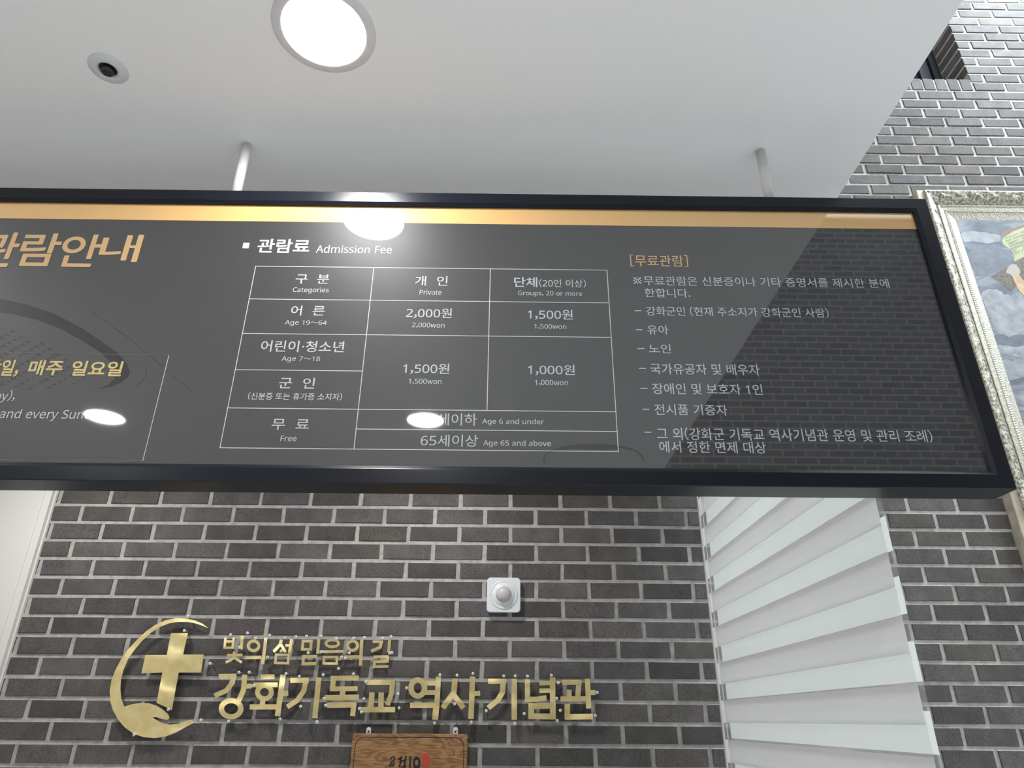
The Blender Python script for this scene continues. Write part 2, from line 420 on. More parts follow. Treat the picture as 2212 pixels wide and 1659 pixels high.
# ------------------------------------------------------------------ ceiling fittings
def downlight(x, y, label):
    t = thing('downlight', label, 'ceiling light', (x, y, ZC), 'round downlights in the low ceiling')
    bm = bmesh.new(); lathe(bm, [(.0695, -.001), (.0690, .0036), (.0705, .0042), (.0835, .0026), (.0860, .0012), (.0862, 0.0)], (x, y, ZC), 'Z', 96, 0, -1); recalc(bm)
    link('trim_ring', bm, M['lamp_trim'], t, True)
    bm = bmesh.new(); lathe(bm, [(0, .0018), (.0672, .0018), (.0692, -.0005)], (x, y, ZC), 'Z', 96, 0, -1); recalc(bm)
    link('diffuser', bm, M['diffuser'], t)
    bm = bmesh.new(); lathe(bm, [(.0672, .0019), (.0672, .0030), (.0694, .0034)], (x, y, ZC), 'Z', 96, 0, -1)
    link('inner_rim', bm, M['lamp_trim'], t)
    return t
downlight(LAMP_X[0], LAMP_Y[0], 'large lit round downlight in the ceiling, directly in view above the board')
downlight(LAMP_X[0], LAMP_Y[1], 'lit downlight seen only as the right-hand low reflection, over the Age 6 row')
downlight(LAMP_X[1], LAMP_Y[1], 'lit downlight seen only as the left-hand low reflection, over the word Sunday')

sx, sy = -.7208, .9008
t = thing('ceiling_sprinkler', 'small white round ceiling plate with a dark recessed core, left of the lit downlight', 'sprinkler', (sx, sy, ZC))
bm = bmesh.new(); lathe(bm, [(.0150, -.002), (.0155, .0035), (.0185, .006), (.024, .0048), (.0315, .0022), (.0335, .0006), (.0337, 0)], (sx, sy, ZC), 'Z', 64, 0, -1); recalc(bm)
link('cover_plate', bm, M['white_plastic'], t, True)
bm = bmesh.new(); lathe(bm, [(0.0, .0002), (.0150, .0002)], (sx, sy, ZC), 'Z', 40, 0, -1); link('dark_socket', bm, M['black_dot'], t)
bm = bmesh.new(); lathe(bm, [(0, .0105), (.0085, .0105), (.0105, .0095), (.011, .007), (.0095, .006), (.0095, .0004)], (sx, sy, ZC), 'Z', 40, 0, -1)
for a in range(5): box(bm, sx-.001+.006*math.cos(a*1.26), sx+.001+.006*math.cos(a*1.26), sy-.001+.006*math.sin(a*1.26), sy+.001+.006*math.sin(a*1.26), ZC-.0118, ZC-.0104)
recalc(bm); link('sprinkler_head', bm, M['dark_metal'], t)

# ------------------------------------------------------------------ the hanging board
SY = 1.058                                   # front of its frame
PY = 1.0665                                  # printed face
def B(px, py): p = onY(px, py, PY); return (p.x, p.z)
fr = onY(2000, 428, SY); fb = onY(2198, 1057, SY)
RX1 = (onY(2000, 428, SY).x + onY(2198, 1057, SY).x)/2
RZ1 = (onY(1000, 417.5, SY).z + onY(2000, 428, SY).z)/2
RZ0 = (onY(1000, 1044.5, SY).z + onY(2198, 1057, SY).z)/2
RX0 = -1.42
sign = thing('hanging_board', 'long black framed admission fee board hanging from the ceiling on white poles', 'sign', (-.3, SY+.03, RZ0))
rect = (RX0, RX1, RZ0, RZ1)
prof = [(.030, SY+.057), (0, SY+.057), (0, SY+.0012), (.0012, SY), (.0235, SY), (.0241, SY+.0003), (.0297, SY+.0038), (.0297, PY+.003), (.030, SY+.057)]
for s in range(4):
    bm = bmesh.new(); rail(bm, rect, prof, s); recalc(bm); link('frame_rail', bm, M['black_frame'], sign)
PX0, PX1, PZ0, PZ1 = RX0+.029, RX1-.029, RZ0+.029, RZ1-.029
bm = bmesh.new(); box(bm, PX0, PX1, PY, PY+.02, PZ0, PZ1); link('printed_panel', bm, M['panel'], sign)
bandz = (B(700, 482.3)[1] + B(1985.8, 493)[1])/2
bm = bmesh.new(); flat(bm, [(PX0, bandz), (PX1, bandz), (PX1, PZ1), (PX0, PZ1)], PY-.00025)
o = link('colour_band', bm, M['orange'], sign); o['label'] = 'orange band along the top of the board'
for px in (510.5, 1659.5):
    p = onY(px, 416, PY+.017)
    bm = bmesh.new(); lathe(bm, [(0, RZ1-.002), (.0096, RZ1-.002), (.0096, ZC-.0002), (0, ZC-.0002)], (p.x, 1.0835, 0), 'Z', 32); recalc(bm)
    o = link('hanging_pole', bm, M['pole'], sign, False); o['label'] = 'white round hanging pole'
    for f in o.data.polygons: f.use_smooth = abs(f.normal.z) < .5

# darker, less glossy motif on the board face
def P(pts, f): return [B(*f(x, y)) for x, y in pts]
z1 = lambda x, y: (x/2.514, 400+y/2.514)
zL = lambda x, y: (x/4.608, 690+y/4.608)
arc = P([(-420, 560), (-200, 580), (0, 615), (150, 650), (300, 700), (450, 780), (560, 855), (640, 910), (690, 970), (705, 1010), (695, 1040), (660, 1070), (600, 1095), (540, 1108), (590, 1082), (622, 1050), (628, 1010), (615, 975), (590, 950), (540, 905), (440, 840), (330, 780), (200, 730), (80, 700), (0, 690), (-200, 660), (-420, 645)], z1)
bm = bmesh.new(); flat(bm, arc, PY-.0002); link('dark_arc', bm, M['motif'], sign)
bm = bmesh.new()
poly = [(-900, 60), (0, 95), (130, 105), (330, 205), (600, 320), (720, 385), (860, 460), (880, 600), (700, 660), (560, 705), (300, 695), (0, 670), (-900, 600)]
def inside(x, y):
    c = False
    for (xa, ya), (xb, yb) in zip(poly, poly[1:]+poly[:1]):
        if (ya > y) != (yb > y) and x < (xb-xa)*(y-ya)/(yb-ya)+xa: c = not c
    return c
for i in range(-30, 40):
    for j in range(-30, 40):
        cx, cy = 65+80*i+55*j, 150+51*i-30*j
        if not inside(cx, cy): continue
        if cx < -850: continue
        s = (0.55+0.45*random.random()) * (1.0 if cx < 600 else .7)
        h = s*(1.0 - .35*max(0, (cy-400)/300))
        flat(bm, P([(cx-38*s, cy+14*h), (cx+38*s, cy+14*h), (cx+4, cy-26*h)], zL), PY-.0002)
link('dark_mesh_pattern', bm, M['motif_faint'], sign)
bm = bmesh.new()
zq = lambda x, y: (1080+x/5.267, 880+y/5.267)
flat(bm, P([(515, 645), (485, 600), (500, 550), (580, 490), (700, 445), (900, 420), (1150, 415), (1400, 440), (1550, 485), (1620, 545), (1645, 590), (1630, 615), (1600, 550), (1530, 495), (1390, 460), (1300, 470), (1200, 478), (1000, 480), (800, 470), (640, 490), (550, 525), (515, 570)], zq), PY-.0002)
def pline(bm, pts, w, y=None):
    y = PY-.0003 if y is None else y
    for (xa, za), (xb, zb) in zip(pts, pts[1:]):
        d = Vector((xb-xa, zb-za)); n = Vector((-d.y, d.x)).normalized()*(w/2)
        flat(bm, [(xa+n.x, za+n.y), (xb+n.x, zb+n.y), (xb-n.x, zb-n.y), (xa-n.x, za-n.y)], y)
link('dark_ring', bm, M['motif_faint'], sign); bm = bmesh.new()
pline(bm, P([(500, 690), (700, 830), (900, 1000), (1040, 1120)], z1), .0008, PY-.0001)
link('dark_line', bm, M['motif_faint'], sign); bm = bmesh.new()
pline(bm, P([(790, 985), (795, 1030), (770, 1070), (735, 1092)], z1), .0008, PY-.0001)
link('dark_line', bm, M['motif_faint'], sign)

# table ruling
LW = .0013
bm = bmesh.new()
xs = {k: (B(*a)[0]+B(*b)[0])/2 for k, (a, b) in dict(l=((552, 574), (476, 967)), c1=((807, 579), (765.4, 968.9)), c2=((1058.8, 582.9), (1052.5, 885.8)), r=((1311, 585), (1336, 976))).items()}
zs = {k: (B(*a)[1]+B(*b)[1])/2 for k, (a, b) in dict(t=((552, 574), (1311, 585)), a=((538.6, 644.8), (1316, 655.5)), b=((524, 719.3), (1319, 730)), c=((509.7, 799), (782.7, 801.4)), d=((493.4, 881), (1329.5, 890)), e=((770, 926.2), (1332.5, 933)), f=((476, 967), (1336, 976))).items()}
hw = LW/2
for z, xa, xb in (('t', 'l', 'r'), ('a', 'l', 'r'), ('b', 'l', 'r'), ('c', 'l', 'c1'), ('d', 'l', 'r'), ('e', 'c1', 'r'), ('f', 'l', 'r')):
    pline(bm, [(xs[xa]-hw, zs[z]), (xs[xb]+hw, zs[z])], LW)
for x, za, zb in (('l', 't', 'f'), ('c1', 't', 'f'), ('c2', 't', 'd'), ('r', 't', 'f')):
    pline(bm, [(xs[x], zs[za]), (xs[x], zs[zb])], LW, PY-.00035)
link('table_ruling', bm, M['ink_line'], sign)
bm = bmesh.new(); pline(bm, [B(365, 767.5), B(308.6, 995.5)], .0011); o = link('box_ruling', bm, M['ink_line'], sign)
a, b = B(0, 761), B(365, 767.5); c, d = B(0, 992.9), B(308.6, 995.8)
bm = bmesh.new(); pline(bm, [(PX0+.3, a[1]+.0), a, b], .0008); link('box_ruling', bm, M['ink_dim'], sign)
bm = bmesh.new(); pline(bm, [(PX0+.3, c[1]), c, d], .0008); link('box_ruling', bm, M['ink_dim'], sign)

# lettering: the built-in font, each line fitted to its place on the board
def raw(t, bold, shear):
    cu = bpy.data.curves.new('t', 'FONT'); cu.body = t; cu.size = 1.0; cu.shear = shear
    cu.resolution_u = 4; cu.fill_mode = 'FRONT'
    ob = bpy.data.objects.new('t', cu); COL.objects.link(ob)
    dg = bpy.context.evaluated_depsgraph_get(); ev = ob.evaluated_get(dg); me = ev.to_mesh()
    V = [(v.co.x, v.co.y) for v in me.vertices]; F = [tuple(p.vertices) for p in me.polygons]
    ev.to_mesh_clear(); bpy.data.objects.remove(ob); bpy.data.curves.remove(cu)
    return V, F
_gl = {}
def glyph(c, bold, shear):
    """outline of one character (sans-serif) and its advance"""
    key = (c, bold, shear)
    if key in _gl: return _gl[key]
    o = ord(c)
    if c == ' ': r = ([], [], .30)
    elif c == '※':
        V, F = [], []
        def q(pts):
            n = len(V); V.extend(pts); F.append(tuple(range(n, n+len(pts))))
        for a in (1, -1):
            w = .035; d = .30
            q([(.42-d-w, .38-a*d+a*w), (.42-d+w, .38-a*d-a*w), (.42+d+w, .38+a*d-a*w), (.42+d-w, .38+a*d+a*w)])
        for dx, dy in ((0, .29), (0, -.29), (.29, 0), (-.29, 0)):
            q([(.42+dx+.06*math.cos(k*math.pi/5), .38+dy+.06*math.sin(k*math.pi/5)) for k in range(10)])
        r = (V, F, .9)
    else:
        if 'A' <= c <= 'Z': t = chr(0x1D5A0+o-65)
        elif 'a' <= c <= 'z': t = chr(0x1D5BA+o-97)
        elif '0' <= c <= '9': t = chr(0x1D7E2+o-48)
        elif c in '()[]~,.': t = chr(o+0xFEE0)
        else: t = c
        V, F = raw(t, bold, shear)
        if c in '()[]~,.':
            xa = min(v[0] for v in V); xb = max(v[0] for v in V); g = .05
            r = ([(x-xa+g, y) for x, y in V], F, xb-xa+2*g)
        elif c == '·':
            xa = min(v[0] for v in V); r = ([(x-xa+.1, y) for x, y in V], F, .28)
        else:
            V2, F2 = raw(t+t, bold, shear)
            r = (V, F, max(v[0] for v in V2)-max(v[0] for v in V))
    _gl[key] = r
    return r
def glyphs(s, bold=0.0, shear=0.0):
    V, F, x = [], [], 0.0
    for c in s:
        v, f, a = glyph(c, bold, shear)
        n = len(V); V += [(p[0]+x, p[1]) for p in v]; F += [tuple(i+n for i in t) for t in f]; x += a
    return V, F
def letter_bm(bm, s, bbox, y, bold=0.0, shear=0.0):
    V, F = glyphs(s, bold, shear)
    xa = min(v[0] for v in V); xb = max(v[0] for v in V); ya = min(v[1] for v in V); yb = max(v[1] for v in V)
    X0, X1, Z0, Z1 = bbox
    # heavier strokes: the outline repeated around itself
    b = bold*.8; sh = [(0, 0)]
    if b: sh += [(b*math.cos(k*math.pi/4), b*math.sin(k*math.pi/4)) for k in range(8)]
    xa -= b; xb += b; ya -= b; yb += b
    for k, (dx, dy) in enumerate(sh):
        vs = [bm.verts.new((X0+(x+dx-xa)/(xb-xa)*(X1-X0), y-.000006*k, Z0+(q+dy-ya)/(yb-ya)*(Z1-Z0))) for x, q in V]
        for f in F:
            try:
                q = bm.faces.new([vs[i] for i in f]); q.normal_update()
                if q.normal.y > 0: q.normal_flip()
            except ValueError: pass
def lettering(s, xl, xr, yt, yb, m='ink_white', bold=0.012, shear=0.0, dash=None, name='lettering'):
    ym = (yt+yb)/2; xm = (xl+xr)/2
    bm = bmesh.new()
    letter_bm(bm, s, (B(xl, ym)[0], B(xr, ym)[0], B(xm, yb)[1], B(xm, yt)[1]), PY-.0004, bold, shear)
    if dash: pline(bm, [B(dash[0], dash[2]), (B(dash[1], dash[2])[0], B(dash[0], dash[2])[1])], .0019, PY-.0004)
    return link(name, bm, M[m], sign)
BB = .026; MB = .012
for s, a, b, c, d in (('관', -44, 39, 502, 577), ('람', 43.8, 129, 504, 575), ('안', 131, 216, 506.6, 577), ('내', 217, 304, 507, 566)):
    lettering(s, a, b, c, d, 'ink_orange', .018, .0, name='title_syllable')
lettering('당', -34, 1.5, 777, 811, 'ink_gold', BB, .0)
lettering('일,', 3.3, 42.3, 777, 814, 'ink_gold', BB, .0)
lettering('매주', 63, 136.7, 778, 811, 'ink_gold', BB, .0)
lettering('일요일', 155, 265, 780, 812.6, 'ink_gold', BB, .0)
lettering('ay),', -9, 33.6, 843, 870, 'ink_white', .010, .02)
lettering('and every Sunday', -1, 229, 884.5, 910.5, 'ink_white', .010, .02)
bm = bmesh.new(); q0 = B(523.4, 536.7); q1 = B(539.7, 524.8); flat(bm, [(q0[0], q0[1]), (q1[0], q0[1]), (q1[0], q1[1]), (q0[0], q1[1])], PY-.0004); link('square_bullet', bm, M['ink_white'], sign)
lettering('관람료', 556.7, 669.5, 516.5, 546.5, bold=BB)
lettering('Admission Fee', 683.3, 847.1, 530.2, 547.2, bold=.008)
for s, a, b, c, d, w in (
    ('구  분', 638.8, 711.5, 592.8, 613.4, MB), ('Categories', 632.6, 710.4, 621.3, 634.4, 0),
    ('개  인', 896.7, 967.2, 596.4, 617.7, MB), ('Private', 906.4, 953.8, 626.4, 637.3, 0),
    ('단체', 1110.4, 1160.7, 598.9, 620.6, .018), ('(20인 이상)', 1164.6, 1265.6, 603.4, 621.2, .004), ('Groups, 20 or more', 1119.1, 1257.4, 629, 641.7, 0),
    ('어  른', 629, 702, 660.4, 682.1, MB), ('Age 19~64', 615.6, 706, 692.2, 704.9, 0),
    ('2,000원', 877.5, 976.2, 665.8, 688.2, MB), ('2,000won', 890.1, 960.7, 697.3, 709.2, 0),
    ('1,500원', 1139.6, 1237, 668.8, 691.4, MB), ('1,500won', 1154, 1223.4, 700.4, 711.9, 0),
    ('어린이·청소년', 563.9, 743.7, 736.3, 760.9, MB), ('Age 7~18', 608.4, 691.6, 770, 783.4, 0),
    ('1,500원', 870.3, 970.8, 785.2, 808.7, MB), ('1,500won', 882.5, 953.8, 818.4, 831.1, 0),
    ('1,000원', 1140.2, 1241.5, 787.8, 811.3, MB), ('1,000won', 1155.3, 1227, 821, 833.6, 0),
    ('군  인', 603, 680.4, 815.9, 839.4, MB), ('(신분증 또는 휴가증 소지자)', 536, 739.3, 848.5, 864.7, MB),
    ('무  료', 587.4, 668, 905.3, 928.8, MB), ('Free', 606.2, 641, 941.4, 953.3, 0),
    ('6세이하', 927.7, 1030.2, 893.3, 919.5, 0.002), ('Age 6 and under', 1041.7, 1174.9, 904.8, 919.5, 0),
    ('65세이상', 909, 1032.6, 939.1, 964.7, 0.002), ('Age 65 and above', 1043.8, 1190.2, 951.2, 967, 0)):
    lettering(s, a, b, c, d, bold=w or .008)
lettering('[무료관람]', 1361.3, 1485.6, 550.9, 576.3, 'ink_orange', .008)
for s, a, b, c, d, ds in (
    ('※무료관람은 신분증이나 기타 증명서를 제시한 분에', 1367.9, 1918.9, 599.3, 619.5, None), ('한합니다.', 1392.5, 1490.9, 623.5, 643.1, None),
    ('강화군민 (현재 주소지가 강화군인 사람)', 1395.4, 1789, 663.6, 684.5, (1370.8, 1385, 671.5)),
    ('유아', 1398.2, 1443.7, 702.6, 723.1, (1373, 1388, 712.4)), ('노인', 1401.5, 1448.7, 743.6, 763.3, (1377, 1392, 753)),
    ('국가유공자 및 배우자', 1404.8, 1640.5, 786.2, 810, (1380, 1395.3, 796)), ('장애인 및 보호자 1인', 1408.9, 1646.7, 828.9, 852.7, (1383.5, 1398.6, 839)),
    ('전시품 기증자', 1413.8, 1570.8, 873.6, 897.4, (1387.6, 1402.7, 884.2)),
    ('그 외(강화군 기독교 역사기념관 운영 및 관리 조례)', 1418.7, 2012.4, 925.8, 953.5, (1392, 1406.8, 933.8)),
    ('에서 정한 면제 대상', 1424, 1654.5, 953.8, 979, None)):
    lettering(s, a, b, c, d, bold=.010, dash=ds)

# ------------------------------------------------------------------ brass letters on the wall
LY = DW-.026
def wallpt(x, y): p = onY(x, y, LY); return (p.x, p.z)
z5 = lambda x, y: wallpt(150+x/3.687, 1300+y/3.687)
z4 = lambda x, y: wallpt(460+x/5.267, 1340+y/5.267)
z6 = lambda x, y: wallpt(700+x/3.568, 1330+y/3.568)
_lay = [0]
def bar(bm, f, pts, w):
    """a stroke of the given width along pts, both in zoomed pixels"""
    n = len(pts); L, R = [], []
    for i, p in enumerate(pts):
        a = Vector(pts[max(0, i-1)]); b = Vector(pts[min(n-1, i+1)]); p = Vector(p)
        if 0 < i < n-1:
            d1 = (p-a).normalized(); d2 = (b-p).normalized(); d = (d1+d2).normalized(); k = 1/max(.5, d.dot(d1))
        else: d = (b-a).normalized(); k = 1
        nn = Vector((-d.y, d.x))*(w/2*k); L.append(f(*(p+nn))); R.append(f(*(p-nn)))
    _lay[0] = (_lay[0]+1) % 6
    y = LY-.00012*_lay[0]
    prism(bm, L+R[::-1], y, y+.0022)
def ring(bm, f, cx, cy, rx, ry, w, n=36):
    _lay[0] = (_lay[0]+1) % 6
    y = LY-.00012*_lay[0]
    O = [f(cx+rx*math.cos(2*math.pi*k/n), cy+ry*math.sin(2*math.pi*k/n)) for k in range(n)]
    I = [f(cx+(rx-w)*math.cos(2*math.pi*k/n), cy+(ry-w)*math.sin(2*math.pi*k/n)) for k in range(n)]
    A = [[bm.verts.new((x, yy, z)) for x, z in q] for yy in (y, y+.0022) for q in (O, I)]
    for k in range(n):
        j = (k+1) % n
        for p, q in ((0, 1), (1, 3), (3, 2), (2, 0)): bm.faces.new((A[p][k], A[p][j], A[q][j], A[q][k]))
def rectl(bm, f, c, w):
    (x0, y0), (x1, y1), (x2, y2), (x3, y3) = c; h = w/2
    bar(bm, f, [(x0, y0+h), (x1, y1+h)], w); bar(bm, f, [(x3, y3-h), (x2, y2-h)], w)
    bar(bm, f, [(x0+h, y0), (x3+h, y3)], w); bar(bm, f, [(x1-h, y1), (x2-h, y2)], w)
def pin_mesh():
    bm = bmesh.new()
    lathe(bm, [(0, .0), (.0022, .0), (.0046, .001), (.0052, .003), (.0046, .0052), (.0028, .0062), (.0022, .028)], (0, 0, 0), 'Y', 14); 
    lathe(bm, [(0, -.0004), (.0014, -.0004), (.0014, .002)], (0, 0, 0), 'Y', 8, 1); recalc(bm)
    me = bpy.data.meshes.new('pin'); bm.to_mesh(me); bm.free(); me.materials.append(M['pin']); me.materials.append(M['black_dot'])
    for p in me.polygons: p.use_smooth = True
    return me
PIN = pin_mesh()
def brass_piece(name, label, cat, bm, pins, f, group):
    recalc(bm)
    xs_ = [v.co.x for v in bm.verts]; zs_ = [v.co.z for v in bm.verts]
    t = thing(name, label, cat, ((min(xs_)+max(xs_))/2, DW, min(zs_)), group)
    link('brass_plate', bm, M['brass'], t)
    for x, y in pins:
        p = f(x, y); o = bpy.data.objects.new('pin', PIN); COL.objects.link(o); o.parent = t
        o.matrix_parent_inverse = t.matrix_basis.inverted(); o.location = (p[0], LY-.006, p[1])
    return t
ORD = ('first', 'second', 'third', 'fourth', 'fifth', 'sixth', 'seventh', 'eighth', 'ninth', 'tenth')
UP = [
 ('빛', [('b', 28, (143, 195), (130, 325)), ('b', 30, (238, 195), (222, 325)), ('b', 28, (140, 240), (235, 240)), ('b', 26, (128, 312), (232, 312)), ('b', 36, (335, 175), (318, 330)),
   ('b', 30, (242, 355), (240, 400)), ('b', 30, (160, 397), (336, 394)), ('b', 30, (250, 395), (215, 445), (145, 478)), ('b', 30, (238, 425), (328, 478))], [(203, 165), (300, 308)]),
 ('의', [('r', 35, 462, 290, 78, 72), ('b', 36, (370, 422), (550, 420)), ('b', 36, (602, 198), (565, 500))], [(395, 145), (487, 205), (648, 172), (625, 418)]),
 ('섬', [('b', 34, (778, 220), (765, 275), (690, 358)), ('b', 32, (770, 270), (825, 362)), ('b', 30, (825, 285), (890, 285)), ('b', 34, (895, 215), (870, 372)), ('q', 28, (705, 378), (878, 378), (866, 502), (693, 498))], [(820, 200), (945, 188), (778, 350)]),
 ('믿', [('q', 32, (1010, 220), (1136, 220), (1126, 346), (1000, 346)), ('b', 34, (1205, 215), (1190, 380)), ('b', 36, (1015, 412), (1186, 412)), ('b', 32, (1032, 400), (1022, 508)), ('b', 34, (1008, 495), (1176, 492))], [(1067, 183), (1230, 183), (1085, 370)]),
 ('음', [('r', 32, 1357, 262, 88, 56), ('b', 32, (1240, 357), (1488, 352)), ('q', 28, (1250, 403), (1426, 403), (1422, 506), (1245, 503))], [(1405, 208), (1230, 360), (1430, 550), (1465, 418)]),
 ('의', [('r', 34, 1588, 288, 74, 70), ('b', 36, (1495, 417), (1665, 414)), ('b', 38, (1693, 222), (1678, 518))], [(1553, 372), (1505, 432), (1602, 205), (1725, 197)]),
 ('길', [('b', 30, (1817, 242), (1938, 242)), ('b', 36, (1920, 230), (1903, 305), (1800, 352)), ('b', 36, (2012, 210), (1998, 365)), ('b', 30, (1828, 415), (2002, 412)), ('b', 30, (1987, 400), (1985, 475)), ('b', 28, (1825, 470), (2000, 468)), ('b', 30, (1838, 458), (1833, 535)), ('b', 30, (1818, 528), (1998, 524))], [(1932, 207), (2028, 187), (2010, 375), (2037, 368)]),
]
LOW = [
 (z4, '강', [('b', 58, (65, 640), (268, 635)), ('b', 55, (240, 612), (222, 710), (150, 800), (18, 858)), ('b', 58, (362, 618), (345, 800), (292, 915)), ('b', 56, (368, 750), (440, 746)), ('r', 60, 207, 1005, 140, 122)], [(298, 592), (415, 592), (180, 1150), (458, 745)]),
 (z4, '화', [('b', 55, (548, 643), (700, 640)), ('b', 55, (463, 735), (735, 733)), ('r', 55, 586, 818, 106, 102), ('b', 60, (568, 900), (562, 965)), ('b', 60, (418, 985), (730, 985)), ('b', 62, (798, 620), (735, 1090)), ('b', 60, (775, 832), (856, 830))], [(833, 607), (765, 1125)]),
 (z4, '기', [('b', 58, (880, 683), (1090, 683)), ('b', 56, (1062, 655), (1035, 800), (960, 910), (845, 985)), ('b', 60, (1205, 650), (1158, 1115))], [(985, 640), (1255, 620), (1000, 980), (1185, 1155)]),
 (z4, '독', [('b', 56, (1340, 660), (1660, 655)), ('b', 58, (1372, 640), (1358, 800)), ('b', 54, (1330, 780), (1645, 778)), ('b', 60, (1480, 780), (1470, 880)), ('b', 62, (1275, 880), (1662, 875)), ('b', 64, (1295, 965), (1606, 960)), ('b', 58, (1606, 932), (1588, 1090))], [(1600, 610), (1265, 890), (1283, 968), (1718, 893)]),
 (z4, '교', [('b', 60, (1745, 705), (2070, 705)), ('b', 56, (2042, 680), (2035, 820), (1985, 965)), ('b', 62, (1810, 820), (1795, 1000)), ('b', 62, (1915, 820), (1910, 1000)), ('b', 62, (1680, 1017), (2072, 1015))], [(1742, 700), (2107, 838), (2118, 998), (1668, 1005), (1690, 1045)]),
 (z6, '역', [('r', 42, 722, 557, 73, 83), ('b', 36, (780, 520), (880, 520)), ('b', 36, (780, 592), (880, 592)), ('b', 40, (882, 470), (870, 680)), ('b', 42, (662, 690), (890, 690)), ('b', 46, (868, 668), (855, 802))], [(637, 557), (893, 457), (852, 828)]),
 (z6, '사', [('b', 42, (1010, 485), (1000, 590), (915, 712)), ('b', 42, (996, 606), (1075, 712)), ('b', 42, (1145, 468), (1132, 795)), ('b', 38, (1150, 600), (1203, 598))], [(1025, 460), (1148, 447), (1007, 680), (1135, 822)]),
 (z6, '기', [('b', 38, (1265, 505), (1405, 505)), ('b', 42, (1383, 487), (1375, 590), (1340, 650), (1265, 712)), ('b', 42, (1466, 485), (1466, 802))], [(1385, 465), (1473, 465), (1250, 733), (1470, 832)]),
 (z6, '념', [('b', 40, (1568, 490), (1568, 660)), ('b', 40, (1550, 644), (1640, 644), (1715, 632)), ('b', 34, (1660, 520), (1770, 518)), ('b', 34, (1660, 578), (1770, 576)), ('b', 42, (1762, 475), (1762, 690)), ('q', 45, (1575, 675), (1786, 672), (1786, 800), (1575, 797))], [(1568, 467), (1752, 460), (1542, 755), (1797, 810)]),
 (z6, '관', [('b', 40, (1835, 513), (1985, 513)), ('b', 40, (1965, 495), (1955, 640)), ('b', 36, (1890, 570), (1890, 640)), ('b', 40, (1822, 642), (2020, 640)), ('b', 40, (2030, 485), (2040, 715)), ('b', 38, (2035, 592), (2092, 592)), ('b', 42, (1875, 680), (1875, 790)), ('b', 44, (1856, 780), (2072, 777))], [(1805, 517), (2105, 592), (2090, 770), (1820, 730), (1793, 637)]),
]
def draw(bm, f, ops):
    for op in ops:
        if op[0] == 'b': bar(bm, f, list(op[2:]), op[1])
        elif op[0] == 'r': ring(bm, f, *op[2:], op[1])
        else: rectl(bm, f, op[2:], op[1])
for k, (ch, ops, pins) in enumerate(UP):
    bm = bmesh.new(); draw(bm, z4, ops)
    brass_piece('brass_letter', 'small brass letter %s, %s from the left in the upper row on the brick wall' % (ch, ORD[k]), 'letter', bm, pins, z4, 'small brass letters of the upper row')
for k, (f, ch, ops, pins) in enumerate(LOW):
    bm = bmesh.new(); draw(bm, f, ops)
    brass_piece('brass_letter', 'large brass letter %s, %s from the left in the lower row on the brick wall' % (ch, ORD[k]), 'letter', bm, pins, f, 'large brass letters of the lower row')
cres = [(1105, 210), (1060, 175), (1000, 148), (930, 133), (850, 130), (770, 145), (690, 180), (610, 235), (540, 300), (470, 375), (410, 460), (365, 545), (335, 625), (320, 710), (325, 790), (345, 860), (385, 935), (440, 1000), (510, 1050), (590, 1078), (680, 1085), (760, 1075), (850, 1040), (930, 995), (983, 968), (990, 953), (965, 940), (930, 950), (870, 970), (800, 978), (740, 965), (690, 940), (660, 920), (690, 918), (740, 935), (780, 940), (797, 925), (785, 895), (740, 855), (690, 825), (630, 808), (570, 805), (500, 815), (435, 835), (412, 770), (405, 690), (410, 620), (430, 540), (470, 450), (520, 380), (580, 310), (650, 245), (720, 200), (790, 172), (860, 160), (930, 160), (1000, 170), (1060, 190)]
bm = bmesh.new(); prism(bm, [z5(*p) for p in cres], LY, LY+.0022)
brass_piece('crescent_emblem', 'brass crescent ending in an open hand, curving around the cross', 'emblem', bm, [(945, 117), (1050, 942), (517, 1058)], z5, None)
cross = [(808, 250), (943, 248), (905, 420), (1068, 420), (1048, 563), (870, 563), (815, 862), (755, 832), (693, 805), (740, 563), (573, 570), (605, 423), (775, 423)]
bm = bmesh.new(); prism(bm, [z5(*p) for p in cross], LY, LY+.0022)
brass_piece('cross_emblem', 'leaning brass cross held within the brass crescent', 'emblem', bm, [(917, 230), (1122, 492), (790, 858)], z5, None)

# ------------------------------------------------------------------ motion sensor
cx, cz = -.004*1.004, EYE+.4165; hx = .0622; y1 = DW
t = thing('motion_sensor', 'white square motion sensor with a round milky lens on the brick wall', 'sensor', (cx, DW, cz))
def rrect(h, r, n=6):
    out = []
    for q in range(4):
        ccx = (h-r)*(1 if q in (0, 3) else -1); ccz = (h-r)*(1 if q in (0, 1) else -1)
        for k in range(n+1):
            a = q*math.pi/2 + k*math.pi/2/n; out.append((cx+ccx+r*math.cos(a), cz+ccz+r*math.sin(a)))
    return out
bm = bmesh.new(); rows = []
for h, r, y in ((hx-.002, .012, DW+.002), (hx-.001, .013, DW-.018), (hx, .0135, DW-.020), (hx, .0135, DW-.026), (hx-.002, .013, DW-.0285)):
    rows.append([bm.verts.new((x, y, z)) for x, z in rrect(h, r)])
for a, b in zip(rows, rows[1:]):
    for k in range(len(a)): bm.faces.new((a[k], a[(k+1) % len(a)], b[(k+1) % len(a)], b[k]))
bm.faces.new(rows[-1]); recalc(bm)
link('sensor_base', bm, M['white_plastic'], t)
bm = bmesh.new(); lathe(bm, [(.0515, .0270), (.0515, .0300), (.0495, .0322), (.0465, .0318), (.0440, .0300), (.0400, .0340), (.0310, .0400), (.0285, .0405)], (cx, DW, cz), 'Y', 72, 0, -1); recalc(bm)
link('round_collar', bm, M['white_plastic'], t, True)
